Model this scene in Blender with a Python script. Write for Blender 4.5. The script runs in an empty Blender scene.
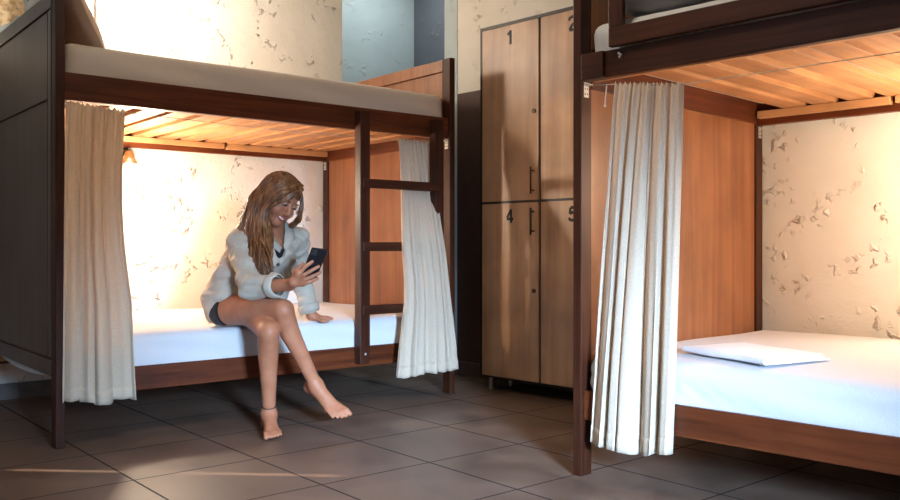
import bpy, math, random
import numpy as np
from mathutils import Vector, Matrix
SC = bpy.context.scene
COL = SC.collection
PI = math.pi
rnd = random.Random(7)
nrng = np.random.default_rng(5)

# ---------------------------------------------------------------- materials
def new_mat(name):
    m = bpy.data.materials.new(name); m.use_nodes = True
    nt = m.node_tree
    return m, nt, nt.nodes['Principled BSDF']
def N(nt, typ, **kw):
    n = nt.nodes.new(typ)
    for k, v in kw.items():
        if k in n.inputs: n.inputs[k].default_value = v
        else: setattr(n, k, v)
    return n
def ramp(nt, stops):
    r = nt.nodes.new('ShaderNodeValToRGB')
    e = r.color_ramp.elements
    while len(e) > 1: e.remove(e[-1])
    e[0].position = stops[0][0]; e[0].color = stops[0][1]
    for p, c in stops[1:]:
        k = e.new(p); k.color = c
    return r
def c4(c): return (c[0], c[1], c[2], 1)
def mapping(nt, scale, loc=(0, 0, 0), rot=(0, 0, 0)):
    tc = nt.nodes.new('ShaderNodeTexCoord'); mp = nt.nodes.new('ShaderNodeMapping')
    mp.inputs['Scale'].default_value = scale; mp.inputs['Location'].default_value = loc; mp.inputs['Rotation'].default_value = rot
    nt.links.new(tc.outputs['Object'], mp.inputs['Vector'])
    return mp
def bump(nt, bs, src, strength, dist):
    b = N(nt, 'ShaderNodeBump'); b.inputs['Strength'].default_value = strength; b.inputs['Distance'].default_value = dist
    nt.links.new(src, b.inputs['Height']); nt.links.new(b.outputs['Normal'], bs.inputs['Normal'])
    return b
def wood(name, dark, mid, light, axis='x', rough=.42, freq=1.0, spec=.5):
    m, nt, bs = new_mat(name)
    s = {'x': (1.2, 26, 26), 'y': (26, 1.2, 26), 'z': (26, 26, 1.2)}[axis]
    mp = mapping(nt, tuple(q * freq for q in s))
    n1 = N(nt, 'ShaderNodeTexNoise', Scale=1.0, Detail=6.0, Roughness=.62, Distortion=.7)
    nt.links.new(mp.outputs[0], n1.inputs['Vector'])
    r = ramp(nt, [(.25, c4(dark)), (.5, c4(mid)), (.78, c4(light))])
    nt.links.new(n1.outputs['Fac'], r.inputs['Fac'])
    mp2 = mapping(nt, (2.2, 2.2, 2.2))
    n2 = N(nt, 'ShaderNodeTexNoise', Scale=1.6, Detail=3.0)
    nt.links.new(mp2.outputs[0], n2.inputs['Vector'])
    r2 = ramp(nt, [(.3, (.62, .58, .55, 1)), (.65, (1.08, 1.05, 1.02, 1))])
    nt.links.new(n2.outputs['Fac'], r2.inputs['Fac'])
    mx = N(nt, 'ShaderNodeMix', data_type='RGBA', blend_type='MULTIPLY'); mx.inputs['Factor'].default_value = .8
    nt.links.new(r.outputs[0], mx.inputs['A']); nt.links.new(r2.outputs[0], mx.inputs['B'])
    nt.links.new(mx.outputs['Result'], bs.inputs['Base Color'])
    bs.inputs['Roughness'].default_value = rough; bs.inputs['Specular IOR Level'].default_value = spec
    bump(nt, bs, n1.outputs['Fac'], .12, .002)
    return m
def plain(name, col, rough=.5, metal=0.0, spec=.5):
    m, nt, bs = new_mat(name)
    n = N(nt, 'ShaderNodeTexNoise', Scale=18.0, Detail=3.0); mp = mapping(nt, (1, 1, 1)); nt.links.new(mp.outputs[0], n.inputs['Vector'])
    r = ramp(nt, [(.3, c4([q * .85 for q in col])), (.7, c4([min(1, q * 1.08) for q in col]))])
    nt.links.new(n.outputs['Fac'], r.inputs['Fac']); nt.links.new(r.outputs[0], bs.inputs['Base Color'])
    bs.inputs['Roughness'].default_value = rough; bs.inputs['Metallic'].default_value = metal; bs.inputs['Specular IOR Level'].default_value = spec
    return m
def cloth(name, col, rough=.9, weave=420, wr=.3, trans=0.0, wrinkle=5.0, wd=.012):
    m, nt, bs = new_mat(name)
    mp = mapping(nt, (1, 1, 1))
    n = N(nt, 'ShaderNodeTexNoise', Scale=wrinkle, Detail=3.0, Distortion=.6); nt.links.new(mp.outputs[0], n.inputs['Vector'])
    w = N(nt, 'ShaderNodeTexNoise', Scale=float(weave), Detail=1.0); nt.links.new(mp.outputs[0], w.inputs['Vector'])
    r = ramp(nt, [(.3, c4([q * .9 for q in col])), (.7, c4([min(1, q * 1.04) for q in col]))])
    nt.links.new(w.outputs['Fac'], r.inputs['Fac']); nt.links.new(r.outputs[0], bs.inputs['Base Color'])
    bs.inputs['Roughness'].default_value = rough; bs.inputs['Specular IOR Level'].default_value = .15
    bs.inputs['Sheen Weight'].default_value = .1
    bump(nt, bs, n.outputs['Fac'], wr, wd)
    if trans:
        t = N(nt, 'ShaderNodeBsdfTranslucent'); nt.links.new(r.outputs[0], t.inputs['Color'])
        ms = N(nt, 'ShaderNodeMixShader'); ms.inputs['Fac'].default_value = trans
        nt.links.new(bs.outputs[0], ms.inputs[1]); nt.links.new(t.outputs[0], ms.inputs[2])
        nt.links.new(ms.outputs[0], nt.nodes['Material Output'].inputs['Surface'])
    return m
def plaster(name, base, dim, gouge=True, patch=None):
    """trowelled plaster with raised lumps and chipped holes"""
    m, nt, bs = new_mat(name)
    L = nt.links.new
    mp = mapping(nt, (1, 1, 1))
    big = N(nt, 'ShaderNodeTexNoise', Scale=1.7, Detail=5.0, Roughness=.6); L(mp.outputs[0], big.inputs['Vector'])
    cr = ramp(nt, [(.3, c4(dim)), (.6, c4(base))]); L(big.outputs['Fac'], cr.inputs['Fac'])
    # chipped marks: where a mid noise and a fine noise both run high
    n1 = N(nt, 'ShaderNodeTexNoise', Scale=5.2, Detail=2.0, Distortion=.5); L(mp.outputs[0], n1.inputs['Vector'])
    n2 = N(nt, 'ShaderNodeTexNoise', Scale=24.0, Detail=3.0, Roughness=.5, Distortion=.3); L(mp.outputs[0], n2.inputs['Vector'])
    r1 = ramp(nt, [(.54, (0, 0, 0, 1)), (.64, (1, 1, 1, 1))]); L(n1.outputs['Fac'], r1.inputs['Fac'])
    r2 = ramp(nt, [(.54, (0, 0, 0, 1)), (.64, (1, 1, 1, 1))]); L(n2.outputs['Fac'], r2.inputs['Fac'])
    mul = N(nt, 'ShaderNodeMath', operation='MULTIPLY'); L(r1.outputs[0], mul.inputs[0]); L(r2.outputs[0], mul.inputs[1])
    fine = N(nt, 'ShaderNodeTexNoise', Scale=70.0, Detail=4.0); L(mp.outputs[0], fine.inputs['Vector'])
    roll = N(nt, 'ShaderNodeTexNoise', Scale=8.0, Detail=3.0); L(mp.outputs[0], roll.inputs['Vector'])
    a = N(nt, 'ShaderNodeMath', operation='MULTIPLY_ADD'); a.inputs[1].default_value = 1.1; L(mul.outputs[0], a.inputs[0])
    b = N(nt, 'ShaderNodeMath', operation='MULTIPLY'); b.inputs[1].default_value = .55; L(roll.outputs['Fac'], b.inputs[0])
    c = N(nt, 'ShaderNodeMath', operation='MULTIPLY_ADD'); c.inputs[1].default_value = .12; L(fine.outputs['Fac'], c.inputs[0]); L(b.outputs[0], c.inputs[2])
    L(c.outputs[0], a.inputs[2])
    mx = N(nt, 'ShaderNodeMix', data_type='RGBA', blend_type='MIX')
    fm = N(nt, 'ShaderNodeMath', operation='MULTIPLY'); fm.inputs[1].default_value = .13; L(mul.outputs[0], fm.inputs[0])
    L(fm.outputs[0], mx.inputs['Factor']); L(cr.outputs[0], mx.inputs['A']); mx.inputs['B'].default_value = (.42, .27, .15, 1)
    out = mx.outputs['Result']
    if patch:                               # bare stone showing through the plaster
        p, rad = patch
        mp3 = mapping(nt, (1, 1, 1), (-p[0], -p[1], -p[2]))
        ln = N(nt, 'ShaderNodeVectorMath', operation='LENGTH'); L(mp3.outputs[0], ln.inputs[0])
        ad = N(nt, 'ShaderNodeMath', operation='MULTIPLY_ADD'); ad.inputs[1].default_value = .35; L(roll.outputs['Fac'], ad.inputs[0]); L(ln.outputs['Value'], ad.inputs[2])
        lt = N(nt, 'ShaderNodeMath', operation='LESS_THAN'); lt.inputs[1].default_value = rad + .17; L(ad.outputs[0], lt.inputs[0])
        st = ramp(nt, [(.35, (.55, .36, .18, 1)), (.6, (.95, .80, .55, 1))]); L(n2.outputs['Fac'], st.inputs['Fac'])
        m2 = N(nt, 'ShaderNodeMix', data_type='RGBA'); L(lt.outputs[0], m2.inputs['Factor']); L(out, m2.inputs['A']); L(st.outputs[0], m2.inputs['B'])
        out = m2.outputs['Result']
    L(out, bs.inputs['Base Color'])
    bs.inputs['Roughness'].default_value = .85; bs.inputs['Specular IOR Level'].default_value = .2
    bump(nt, bs, a.outputs[0], .9 if gouge else .35, .016)
    return m
TILE = .47
def tile_mat():
    m, nt, bs = new_mat('floor_tiles'); L = nt.links.new
    tc = N(nt, 'ShaderNodeTexCoord'); sp = N(nt, 'ShaderNodeSeparateXYZ'); L(tc.outputs['Object'], sp.inputs[0])
    def line(o, half):
        d = N(nt, 'ShaderNodeMath', operation='DIVIDE'); d.inputs[1].default_value = TILE; L(o, d.inputs[0])
        a = N(nt, 'ShaderNodeMath', operation='ADD'); a.inputs[1].default_value = 100.5; L(d.outputs[0], a.inputs[0])
        f = N(nt, 'ShaderNodeMath', operation='FRACT'); L(a.outputs[0], f.inputs[0])
        s = N(nt, 'ShaderNodeMath', operation='SUBTRACT'); s.inputs[1].default_value = .5; L(f.outputs[0], s.inputs[0])
        b = N(nt, 'ShaderNodeMath', operation='ABSOLUTE'); L(s.outputs[0], b.inputs[0])
        l = N(nt, 'ShaderNodeMath', operation='LESS_THAN'); l.inputs[1].default_value = half / TILE; L(b.outputs[0], l.inputs[0])
        fl = N(nt, 'ShaderNodeMath', operation='FLOOR'); L(a.outputs[0], fl.inputs[0])
        return l, fl
    lx, fx = line(sp.outputs['X'], .0040); ly, fy = line(sp.outputs['Y'], .0036)
    g = N(nt, 'ShaderNodeMath', operation='MAXIMUM'); L(lx.outputs[0], g.inputs[0]); L(ly.outputs[0], g.inputs[1])
    cb = N(nt, 'ShaderNodeCombineXYZ'); L(fx.outputs[0], cb.inputs[0]); L(fy.outputs[0], cb.inputs[1])
    wn = N(nt, 'ShaderNodeTexWhiteNoise'); L(cb.outputs[0], wn.inputs['Vector'])
    n = N(nt, 'ShaderNodeTexNoise', Scale=4.0, Detail=6.0, Roughness=.65); L(tc.outputs['Object'], n.inputs['Vector'])
    ad = N(nt, 'ShaderNodeMath', operation='MULTIPLY_ADD'); ad.inputs[1].default_value = .12; L(wn.outputs['Value'], ad.inputs[0]); L(n.outputs['Fac'], ad.inputs[2])
    r = ramp(nt, [(.35, (.108, .066, .047, 1)), (.72, (.19, .122, .088, 1))]); L(ad.outputs[0], r.inputs['Fac'])
    mx = N(nt, 'ShaderNodeMix', data_type='RGBA'); L(g.outputs[0], mx.inputs['Factor']); L(r.outputs[0], mx.inputs['A']); mx.inputs['B'].default_value = (.012, .008, .006, 1)
    L(mx.outputs['Result'], bs.inputs['Base Color'])
    rr = ramp(nt, [(.3, (.36, .36, .36, 1)), (.7, (.5, .5, .5, 1))]); L(n.outputs['Fac'], rr.inputs['Fac'])
    mr = N(nt, 'ShaderNodeMix', data_type='RGBA'); L(g.outputs[0], mr.inputs['Factor']); L(rr.outputs[0], mr.inputs['A']); mr.inputs['B'].default_value = (.9, .9, .9, 1)
    L(mr.outputs['Result'], bs.inputs['Roughness'])
    bs.inputs['Specular IOR Level'].default_value = .4
    h = N(nt, 'ShaderNodeMath', operation='MULTIPLY_ADD'); h.inputs[1].default_value = -1.0; L(g.outputs[0], h.inputs[0])
    h2 = N(nt, 'ShaderNodeMath', operation='MULTIPLY'); h2.inputs[1].default_value = .15; L(n.outputs['Fac'], h2.inputs[0]); L(h2.outputs[0], h.inputs[2])
    bump(nt, bs, h.outputs[0], .5, .003)
    return m
def emit(name, col, s):
    m, nt, bs = new_mat(name)
    bs.inputs['Base Color'].default_value = c4(col); bs.inputs['Emission Color'].default_value = c4(col); bs.inputs['Emission Strength'].default_value = s
    return m

WD = [wood('stained_wood_' + a, (.042, .009, .003), (.11, .026, .008), (.19, .05, .015), a, spec=.3) for a in 'xyz']
WK = [wood('dark_wood_' + a, (.020, .006, .003), (.052, .0145, .0065), (.090, .027, .012), a, spec=.25) for a in 'xyz']
WP = wood('panel_veneer', (.16, .058, .022), (.27, .105, .042), (.36, .15, .062), 'z', rough=.4, freq=.6)
WPO = wood('panel_greyed_sheen', (.055, .034, .027), (.09, .057, .046), (.13, .084, .068), 'z', rough=.36, freq=.6)  # same veneer, greyed in its colour to stand in for cool sheen
PINE = wood('pine_slat', (.36, .155, .06), (.50, .235, .095), (.60, .31, .14), 'y', rough=.55)
PINEX = wood('pine_ledger', (.45, .22, .09), (.6, .32, .14), (.7, .4, .19), 'x', rough=.55)
OAK = wood('locker_laminate', (.37, .20, .11), (.54, .32, .185), (.64, .40, .24), 'z', rough=.38, freq=.55)
LFR = plain('locker_frame', (.016, .009, .007), .45)
STEEL = plain('brushed_steel', (.6, .6, .6), .3, 1.0)
BRASS = plain('dark_lock_metal', (.10, .065, .04), .35, .8)
ZINC = plain('zinc_bracket', (.7, .68, .64), .4, .6)
BLACK = plain('black_paint', (.012, .011, .010), .6)
SHEET = cloth('white_sheet', (.64, .64, .66), wr=.35, wrinkle=4.0)
SHEET2 = cloth('upper_sheet', (.72, .62, .53), wr=.4, wrinkle=5.0)
PILLOW = cloth('pillow_cover', (.72, .53, .41), wr=.4, wrinkle=6.0)
CURT = cloth('curtain_linen', (.74, .62, .48), weave=260, wr=.15, trans=.33, wrinkle=14.0, wd=.004)
TOWEL = cloth('folded_sheet_cotton', (.82, .83, .86), wr=.25, wrinkle=9.0)
FLOOR = tile_mat()
P0L = (-.4, 0, 0)

# ---------------------------------------------------------------- mesh helpers
class MB:
    def __init__(s): s.v = []; s.f = []; s.mi = []; s.cur = 0
    def add(s, vs, fs):
        o = len(s.v); s.v += [tuple(q) for q in vs]; s.f += [tuple(i + o for i in f) for f in fs]; s.mi += [s.cur] * len(fs); return s
    def box(s, x0, x1, y0, y1, z0, z1):
        v = [(x, y, z) for x in (x0, x1) for y in (y0, y1) for z in (z0, z1)]
        return s.add(v, [(0, 1, 3, 2), (4, 6, 7, 5), (0, 4, 5, 1), (2, 3, 7, 6), (0, 2, 6, 4), (1, 5, 7, 3)])
    def prism(s, prof, a0, a1, axis='y'):
        n = len(prof); vs = []
        for a in (a0, a1):
            for p, q in prof: vs.append({'y': (p, a, q), 'x': (a, p, q), 'z': (p, q, a)}[axis])
        return s.add(vs, [tuple(range(n)), tuple(range(2 * n - 1, n - 1, -1))] + [(i, i + n, (i + 1) % n + n, (i + 1) % n) for i in range(n)])
    def rbox(s, x0, x1, y0, y1, z0, z1, r, nx=10, ny=6, nz=5, fn=None):
        """box with rounded edges, finely divided; fn moves each vertex"""
        lo = np.array([x0, y0, z0]); hi = np.array([x1, y1, z1]); idx = {}; vs = []; fs = []
        def co(a, n, k):        # cluster lines near the edges
            L = hi[k] - lo[k]; rr = min(r, L / 2 - 1e-4)
            pts = [0, rr * .15, rr * .45, rr] + [rr + (L - 2 * rr) * i / n for i in range(1, n)] + [L - rr, L - rr * .45, L - rr * .15, L]
            return lo[k] + pts[a], len(pts)
        cnt = [co(0, n, k)[1] for k, n in enumerate((nx, ny, nz))]
        def vid(i, j, k):
            key = (i, j, k)
            if key not in idx:
                p = np.array([co(i, nx, 0)[0], co(j, ny, 1)[0], co(k, nz, 2)[0]])
                q = np.clip(p, lo + min(r, (x1 - x0) / 2), hi - min(r, (x1 - x0) / 2)); rr = np.minimum(r, (hi - lo) / 2 - 1e-4)
                q = np.clip(p, lo + rr, hi - rr); d = (p - q) / rr; l = np.linalg.norm(d)
                mx = np.abs(d).max()
                if l > 1e-9: p = q + d / l * mx * rr
                if fn is not None: p = np.array(fn(p))
                idx[key] = len(vs); vs.append(tuple(p))
            return idx[key]
        A, B, C_ = cnt
        for i in range(A - 1):
            for j in range(B - 1):
                fs.append((vid(i, j, 0), vid(i, j + 1, 0), vid(i + 1, j + 1, 0), vid(i + 1, j, 0)))
                fs.append((vid(i, j, C_ - 1), vid(i + 1, j, C_ - 1), vid(i + 1, j + 1, C_ - 1), vid(i, j + 1, C_ - 1)))
        for i in range(A - 1):
            for k in range(C_ - 1):
                fs.append((vid(i, 0, k), vid(i + 1, 0, k), vid(i + 1, 0, k + 1), vid(i, 0, k + 1)))
                fs.append((vid(i, B - 1, k), vid(i, B - 1, k + 1), vid(i + 1, B - 1, k + 1), vid(i + 1, B - 1, k)))
        for j in range(B - 1):
            for k in range(C_ - 1):
                fs.append((vid(0, j, k), vid(0, j, k + 1), vid(0, j + 1, k + 1), vid(0, j + 1, k)))
                fs.append((vid(A - 1, j, k), vid(A - 1, j + 1, k), vid(A - 1, j + 1, k + 1), vid(A - 1, j, k + 1)))
        return s.add(vs, fs)
    def tube(s, pts, rad, n=8, cap=True):
        pts = [Vector(p) for p in pts]
        rads = rad if isinstance(rad, (list, tuple, np.ndarray)) else [rad] * len(pts)
        vs = []; fs = []; pa = None
        for i, p in enumerate(pts):
            t = (pts[min(i + 1, len(pts) - 1)] - pts[max(i - 1, 0)]).normalized()
            if pa is None: pa = t.orthogonal().normalized()
            else:
                pa = pa - t * pa.dot(t)
                pa = pa.normalized() if pa.length > 1e-6 else t.orthogonal().normalized()
            b = t.cross(pa)
            for k in range(n):
                a = 2 * PI * k / n; vs.append(p + (pa * math.cos(a) + b * math.sin(a)) * rads[i])
        for i in range(len(pts) - 1):
            for k in range(n): fs.append((i * n + k, i * n + (k + 1) % n, (i + 1) * n + (k + 1) % n, (i + 1) * n + k))
        if cap: fs += [tuple(range(n - 1, -1, -1)), tuple(range((len(pts) - 1) * n, len(pts) * n))]
        return s.add(vs, fs)
    def sphere(s, c, r, nu=14, nv=9, M=None):
        rr = r if isinstance(r, (tuple, list)) else (r, r, r); vs = []; fs = []
        for j in range(nv + 1):
            th = PI * j / nv
            for i in range(nu):
                a = 2 * PI * i / nu; p = Vector((rr[0] * math.sin(th) * math.cos(a), rr[1] * math.sin(th) * math.sin(a), rr[2] * math.cos(th)))
                if M is not None: p = M @ p
                vs.append(p + Vector(c))
        for j in range(nv):
            for i in range(nu): fs.append((j * nu + i, (j + 1) * nu + i, (j + 1) * nu + (i + 1) % nu, j * nu + (i + 1) % nu))
        return s.add(vs, fs)
    def build(s, name, mats, parent=None, smooth=False, bevel=0.0):
        me = bpy.data.meshes.new(name); me.from_pydata([tuple(map(float, v)) for v in s.v], [], s.f); me.update()
        if not isinstance(mats, (list, tuple)): mats = [mats]
        for m in mats: me.materials.append(m)
        if len(mats) > 1: me.polygons.foreach_set('material_index', s.mi)
        if smooth: me.polygons.foreach_set('use_smooth', [True] * len(me.polygons))
        o = bpy.data.objects.new(name, me); COL.objects.link(o)
        if parent is not None: o.parent = parent
        if bevel:
            b = o.modifiers.new('bevel', 'BEVEL'); b.width = bevel; b.segments = 2; b.limit_method = 'ANGLE'
        return o
def tag(o, label=None, cat=None, group=None, kind=None):
    if label: o['label'] = label
    if cat: o['category'] = cat
    if group: o['group'] = group
    if kind: o['kind'] = kind
    return o
def empty(name, loc, rz=0):
    o = bpy.data.objects.new(name, None); o.empty_display_size = .1; COL.objects.link(o); o.location = loc; o.rotation_euler = (0, 0, rz); return o
def put(o, loc, rz): o.location = loc; o.rotation_euler = (0, 0, rz); return o
def struct(name, mb, mat, loc=(0, 0, 0), rz=0, bevel=0):
    o = mb.build(name, mat, None, bevel=bevel); o['kind'] = 'structure'; return put(o, loc, rz)
def tri_noise(p, seed=0):
    s = seed * 1.7
    return (math.sin(p[0] * 3.1 + 1.3 * math.sin(p[1] * 2.3 + s) + s) + math.sin(p[1] * 3.7 + 1.1 * math.sin(p[2] * 5.1 + p[0] * 1.9 - s)) + math.sin(p[2] * 6.3 + p[0] * 2.7 + s * 2)) / 3

# ---------------------------------------------------------------- frames of reference
LA_ = math.radians(-.73)                    # bunk by the back wall: local x along its long side, y into the bed
LO = (-.074, .653, 0)
RA_ = math.radians(94.1 - 180)              # bunk by the right wall
RO = (1.2194, -.938, 0)
def loc2w(O, a, p):
    c, s = math.cos(a), math.sin(a); return (O[0] + c * p[0] - s * p[1], O[1] + s * p[0] + c * p[1], O[2] + p[2])
CAM = Vector((-1.096, -3.008, .816)); YAW = math.radians(49.884); FPX = 864.8; HY = 245.5

# ---------------------------------------------------------------- room shell
struct('floor', MB().box(-3.2, 3.9, -5.2, 3.3, -.06, 0), FLOOR)
struct('ceiling', MB().box(-3.2, 3.9, -5.2, 3.3, 3.2, 3.28), plain('ceiling_paint', (.75, .71, .65), .9))
BLUEW = plaster('plaster_in_cool_light', (.46, .52, .56), (.38, .43, .47), patch=((.17, .34, 2.19), .10))  # blue-grey of cool light on the cream wall, put into the colour
WALLM = plaster('cream_plaster', (.85, .81, .74), (.79, .74, .66))
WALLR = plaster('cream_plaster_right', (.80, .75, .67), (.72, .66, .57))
TEAL = plaster('teal_wall_paint', (.36, .42, .41), (.31, .37, .37), gouge=False)
GREYW = plaster('dark_grey_wall', (.10, .11, .125), (.09, .10, .11), gouge=False)  # dark grey all over, used on the passage side wall
COOL_STRIP = plaster('cool_light_plaster', (.50, .58, .60), (.44, .52, .54), gouge=False)  # cool light on the wall end, put into the colour
RENDER = plaster('hall_plaster', (.6, .57, .52), (.5, .48, .45), gouge=False)
wb = MB().box(-1.5, .40, 0, .6, 0, 1.92).box(.40, 2.207, 0, .6, 0, 3.2)
struct('wall_back', wb, WALLM, loc2w(LO, LA_, (0, 1.365, 0)), LA_)
wrO = (2.467, 1.271, 0)
# out of view: thin pieces added around a slit that shapes the sun streak
SUN = (.72, -.695, -.36)
hL = loc2w(LO, LA_, (0, 1.365, 0))
struct('wall_back_left', MB().box(-3.1, -1.94, 0, .015, 0, 3.2), WALLM, hL, LA_)
struct('wall_shading_recess', MB().box(-1.89, -1.5, 0, .015, 0, 3.2).box(-1.5, .40, .34, .5, 1.92, 3.2).box(-1.5, -1.48, .015, .34, 1.92, 3.2), BLUEW, hL, LA_)  # upper recess added to keep lamp light off this corner
struct('sun_slit_sill', MB().box(-1.94, -1.89, .0, .015, 0, .84), WD[2], hL, LA_)
struct('sun_slit_head', MB().box(-1.94, -1.89, .0, .015, 1.28, 3.2), WD[2], hL, LA_)
struct('wall_right', MB().box(.115, 6.3, 0, .16, 0, 3.2), WALLR, wrO, RA_)
struct('wall_end_cool_light', MB().box(0, .115, -.004, .16, 0, 3.2), COOL_STRIP, wrO, RA_)  # strip added to carry the painted cool light at the wall end
struct('wall_passage_end', MB().box(1.7, 1.8, 2.25, 3.05, 0, 3.2), TEAL)
struct('wall_passage', MB().box(1.8, 3.475, 2.9, 3.05, 0, 3.2), TEAL)
struct('wall_passage_side', MB().box(3.475, 3.6, 1.1, 3.05, 0, 3.2), GREYW)
struct('wall_left', MB().box(-3.12, -3.0, -5.1, 2.3, 0, 3.2), RENDER)
struct('wall_front', MB().box(-3.12, 3.2, -5.12, -5.0, 0, 3.2), RENDER)
struct('trim_3', MB().box(.115, .80, -.003, 0, .085, 1.776), plain('dark_red_lower_wall', (.075, .036, .026), .6), wrO, RA_)  # thin dark red strip on the lower wall, reaching behind the lockers
BT = plain('brown_skirting_tile', (.10, .062, .045), .4)
BTG = plain('grey_skirting_tile', (.16, .13, .115), .4)
struct('baseboard_right', MB().box(0, 6.3, -.012, 0, 0, .085), BT, wrO, RA_)
struct('baseboard_back', MB().box(-1.83, 2.207, -.012, 0, 0, .085), BTG, loc2w(LO, LA_, (0, 1.365, 0)), LA_)

# ---------------------------------------------------------------- bunk beds
BL, BD, PH = 2.076, 1.34, 1.85
def end_panel(root, x0, x1, name, outer, BD=BD):
    """panelled bed end between two posts: core board, framed fields, one groove between them"""
    xm = (x0 + x1) / 2; t = .008
    e = MB().box(xm - t, xm + t, .062, BD - .062, .285, PH - .003).build(name, WP, root)
    W, Y0, Y1 = .012, .062, BD - .062
    def face(sx):                            # framing laid on one face
        a, b = sorted((xm + sx * t, xm + sx * (t + W)))
        return a, b
    for sx, mat, inner in ((outer, WPO, False), (-outer, WP, True)):
        a, b = face(sx)
        fm = WPO if not inner else WD[1]
        MB().box(a, b, Y0, Y1, 1.782, PH - .003).build('top_rail', WPO if not inner else WP, e, bevel=.002)
        if not inner:
            MB().box(a, b, Y0, Y0 + .045, .36, 1.774).build('stile', WPO, e, bevel=.002)
            MB().box(a, b, Y1 - .045, Y1, .36, 1.774).build('stile', WPO, e, bevel=.002)
            MB().box(a, b - .004 * sx if sx > 0 else b, Y0 + .05, Y1 - .05, 1.417, 1.768).build('field', mat, e)
            MB().box(a, b - .004 * sx if sx > 0 else b, Y0 + .05, Y1 - .05, .362, 1.405).build('field', mat, e)
            MB().box(a, b, Y0, Y1, .285, .352).build('bottom_rail', WPO, e, bevel=.002)
        else:
            MB().box(a, b, Y0, Y0 + .075, 1.52, 1.774).build('stile', WP, e, bevel=.002)
            MB().box(a, b, Y1 - .075, Y1, 1.52, 1.774).build('stile', WP, e, bevel=.002)
            MB().box(a, b, Y0, Y1, 1.375, 1.52).build('cross_rail', WD[1], e, bevel=.002)
            MB().box(a, b, Y0, Y1, .285, .38).build('bottom_rail', WD[1], e, bevel=.002)
    return e
def bracket(root, x, y, z, sx):
    b = MB().box(min(x, x + sx * .003), max(x, x + sx * .003), y - .013, y + .013, z - .026, z + .026)
    b.box(min(x, x + sx * .022), max(x, x + sx * .022), y - .012, y + .012, z + .016, z + .019)
    o = b.build('curtain_bracket', ZINC, root)
    h = MB()
    for dz in (-.014, .004):
        for dy in (-.006, .006):
            h.tube([(x + sx * .0031, y + dy, z + dz), (x + sx * .0036, y + dy, z + dz)], .003, 8)
    h.build('screw_hole', BLACK, o)
def bunk(name, label, O, ang, rz, guard, ladder, slat0, nslat, BD=BD):
    root = empty(name, O, ang); tag(root, label, 'bunk bed', 'bunk beds')
    r0, r1 = rz
    for x in (0, BL - .036):
        for y in (0, BD - .062):
            MB().box(x, x + .036, y, y + .062, 0, PH).build('post', WK[2], root, bevel=.003)
    end_panel(root, 0, .036, 'headboard', -1, BD); end_panel(root, BL - .036, BL, 'footboard', 1, BD)
    MB().box(.036, BL - .036, .012, .046, r0, r1).build('upper_side_rail', WK[0] if guard else WD[0], root, bevel=.003)
    MB().box(.036, BL - .036, BD - .05, BD - .016, r0 - .03, r1).build('upper_back_rail', WD[0], root, bevel=.003)
    MB().box(.036, BL - .036, .014, .046, .20, .302).build('lower_side_rail', WD[0], root, bevel=.003)
    MB().box(.036, BL - .036, BD - .05, BD - .016, .20, .302).build('lower_back_rail', WD[0], root, bevel=.003)
    MB().box(.05, BL - .05, .046, .075, r0 + .002, r0 + .03).build('slat_ledger', PINEX, root, bevel=.002)
    lb = MB()
    lb.box(.05, .62, BD - .085, BD - .05, r0 - .002, r0 + .03); lb.box(.64, 1.30, BD - .085, BD - .05, r0, r0 + .03); lb.box(1.32, BL - .05, BD - .085, BD - .05, r0 - .003, r0 + .03)
    lb.build('slat_ledger', PINEX, root, bevel=.002)
    step = (BL - .06 - slat0 - .1) / (nslat - 1)
    for i in range(nslat):
        x = slat0 + i * step + rnd.uniform(-.008, .008); w = .1
        MB().box(x, x + w, .048, BD - .055, r0 + .031, r0 + .058).build('slat', PINE, root, bevel=.002)
    for i in range(9):
        x = .12 + i * .215
        MB().box(x, x + .09, .05, BD - .055, .245, .262).build('lower_slat', PINE, root)
    for y in (.046, BD - .075):
        MB().box(.05, BL - .05, y, y + .025, .215, .245).build('lower_slat_ledger', PINEX, root)
    bracket(root, .036, .028, r0 - .03, 1); bracket(root, BL - .036, .028, r0 - .03, -1)
    bracket(root, BL - .036, BD - .03, r0 - .06, -1); bracket(root, .036, BD - .03, r0 - .06, 1)
    if ladder:
        ld = MB().box(1.425, 1.483, -.045, .010, .222, 1.495).build('ladder', WK[2], root, bevel=.003)
        MB().box(1.905, 1.961, -.045, .010, .222, 1.495).build('stile', WK[2], ld, bevel=.003)
        for z in (1.107, .787, .467):
            MB().box(1.44, 1.948, -.049, -.012, z, z + .046).build('rung', WK[0], ld, bevel=.003)
        for x in (1.454, 1.933):
            MB().tube([(x, -.0465, .27), (x, -.045, .27)], .006, 8).build('screw', ZINC, ld)
    if guard:
        g = MB().box(.160, BL - .13, -.012, .010, r1 + .004, r1 + .070).build('guard_rail', WK[0], root, bevel=.003)
        for x in (.160, 1.0, BL - .186):
            MB().box(x, x + .056, -.012, .010, r1 + .07, 1.80).build('upright', WK[2], g, bevel=.003)
        MB().box(.160, BL - .13, -.012, .010, 1.80, 1.866).build('top_bar', WK[0], g, bevel=.003)
        MB().box(.036, .130, -.002, .012, r0, r1).build('rail_cap', WK[0], root, bevel=.003)
        s = MB()
        for dx, dz in ((0, .004), (.008, -.002), (.004, -.008)): s.sphere((.188 + dx, .0105, r1 - .022 + dz), .005, 8, 5)
        s.build('screw_head', ZINC, root, smooth=True)
    return root
bunk('bunk_bed', 'dark wooden bunk bed with ladder, where the woman sits, along the back wall', LO, LA_, (1.405, 1.518), False, True, .16, 13)
bunk('bunk_bed', 'dark wooden bunk bed with guard rail on top, right of the lockers', RO, RA_, (1.397, 1.489), True, False, .165, 13, 1.378)

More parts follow.
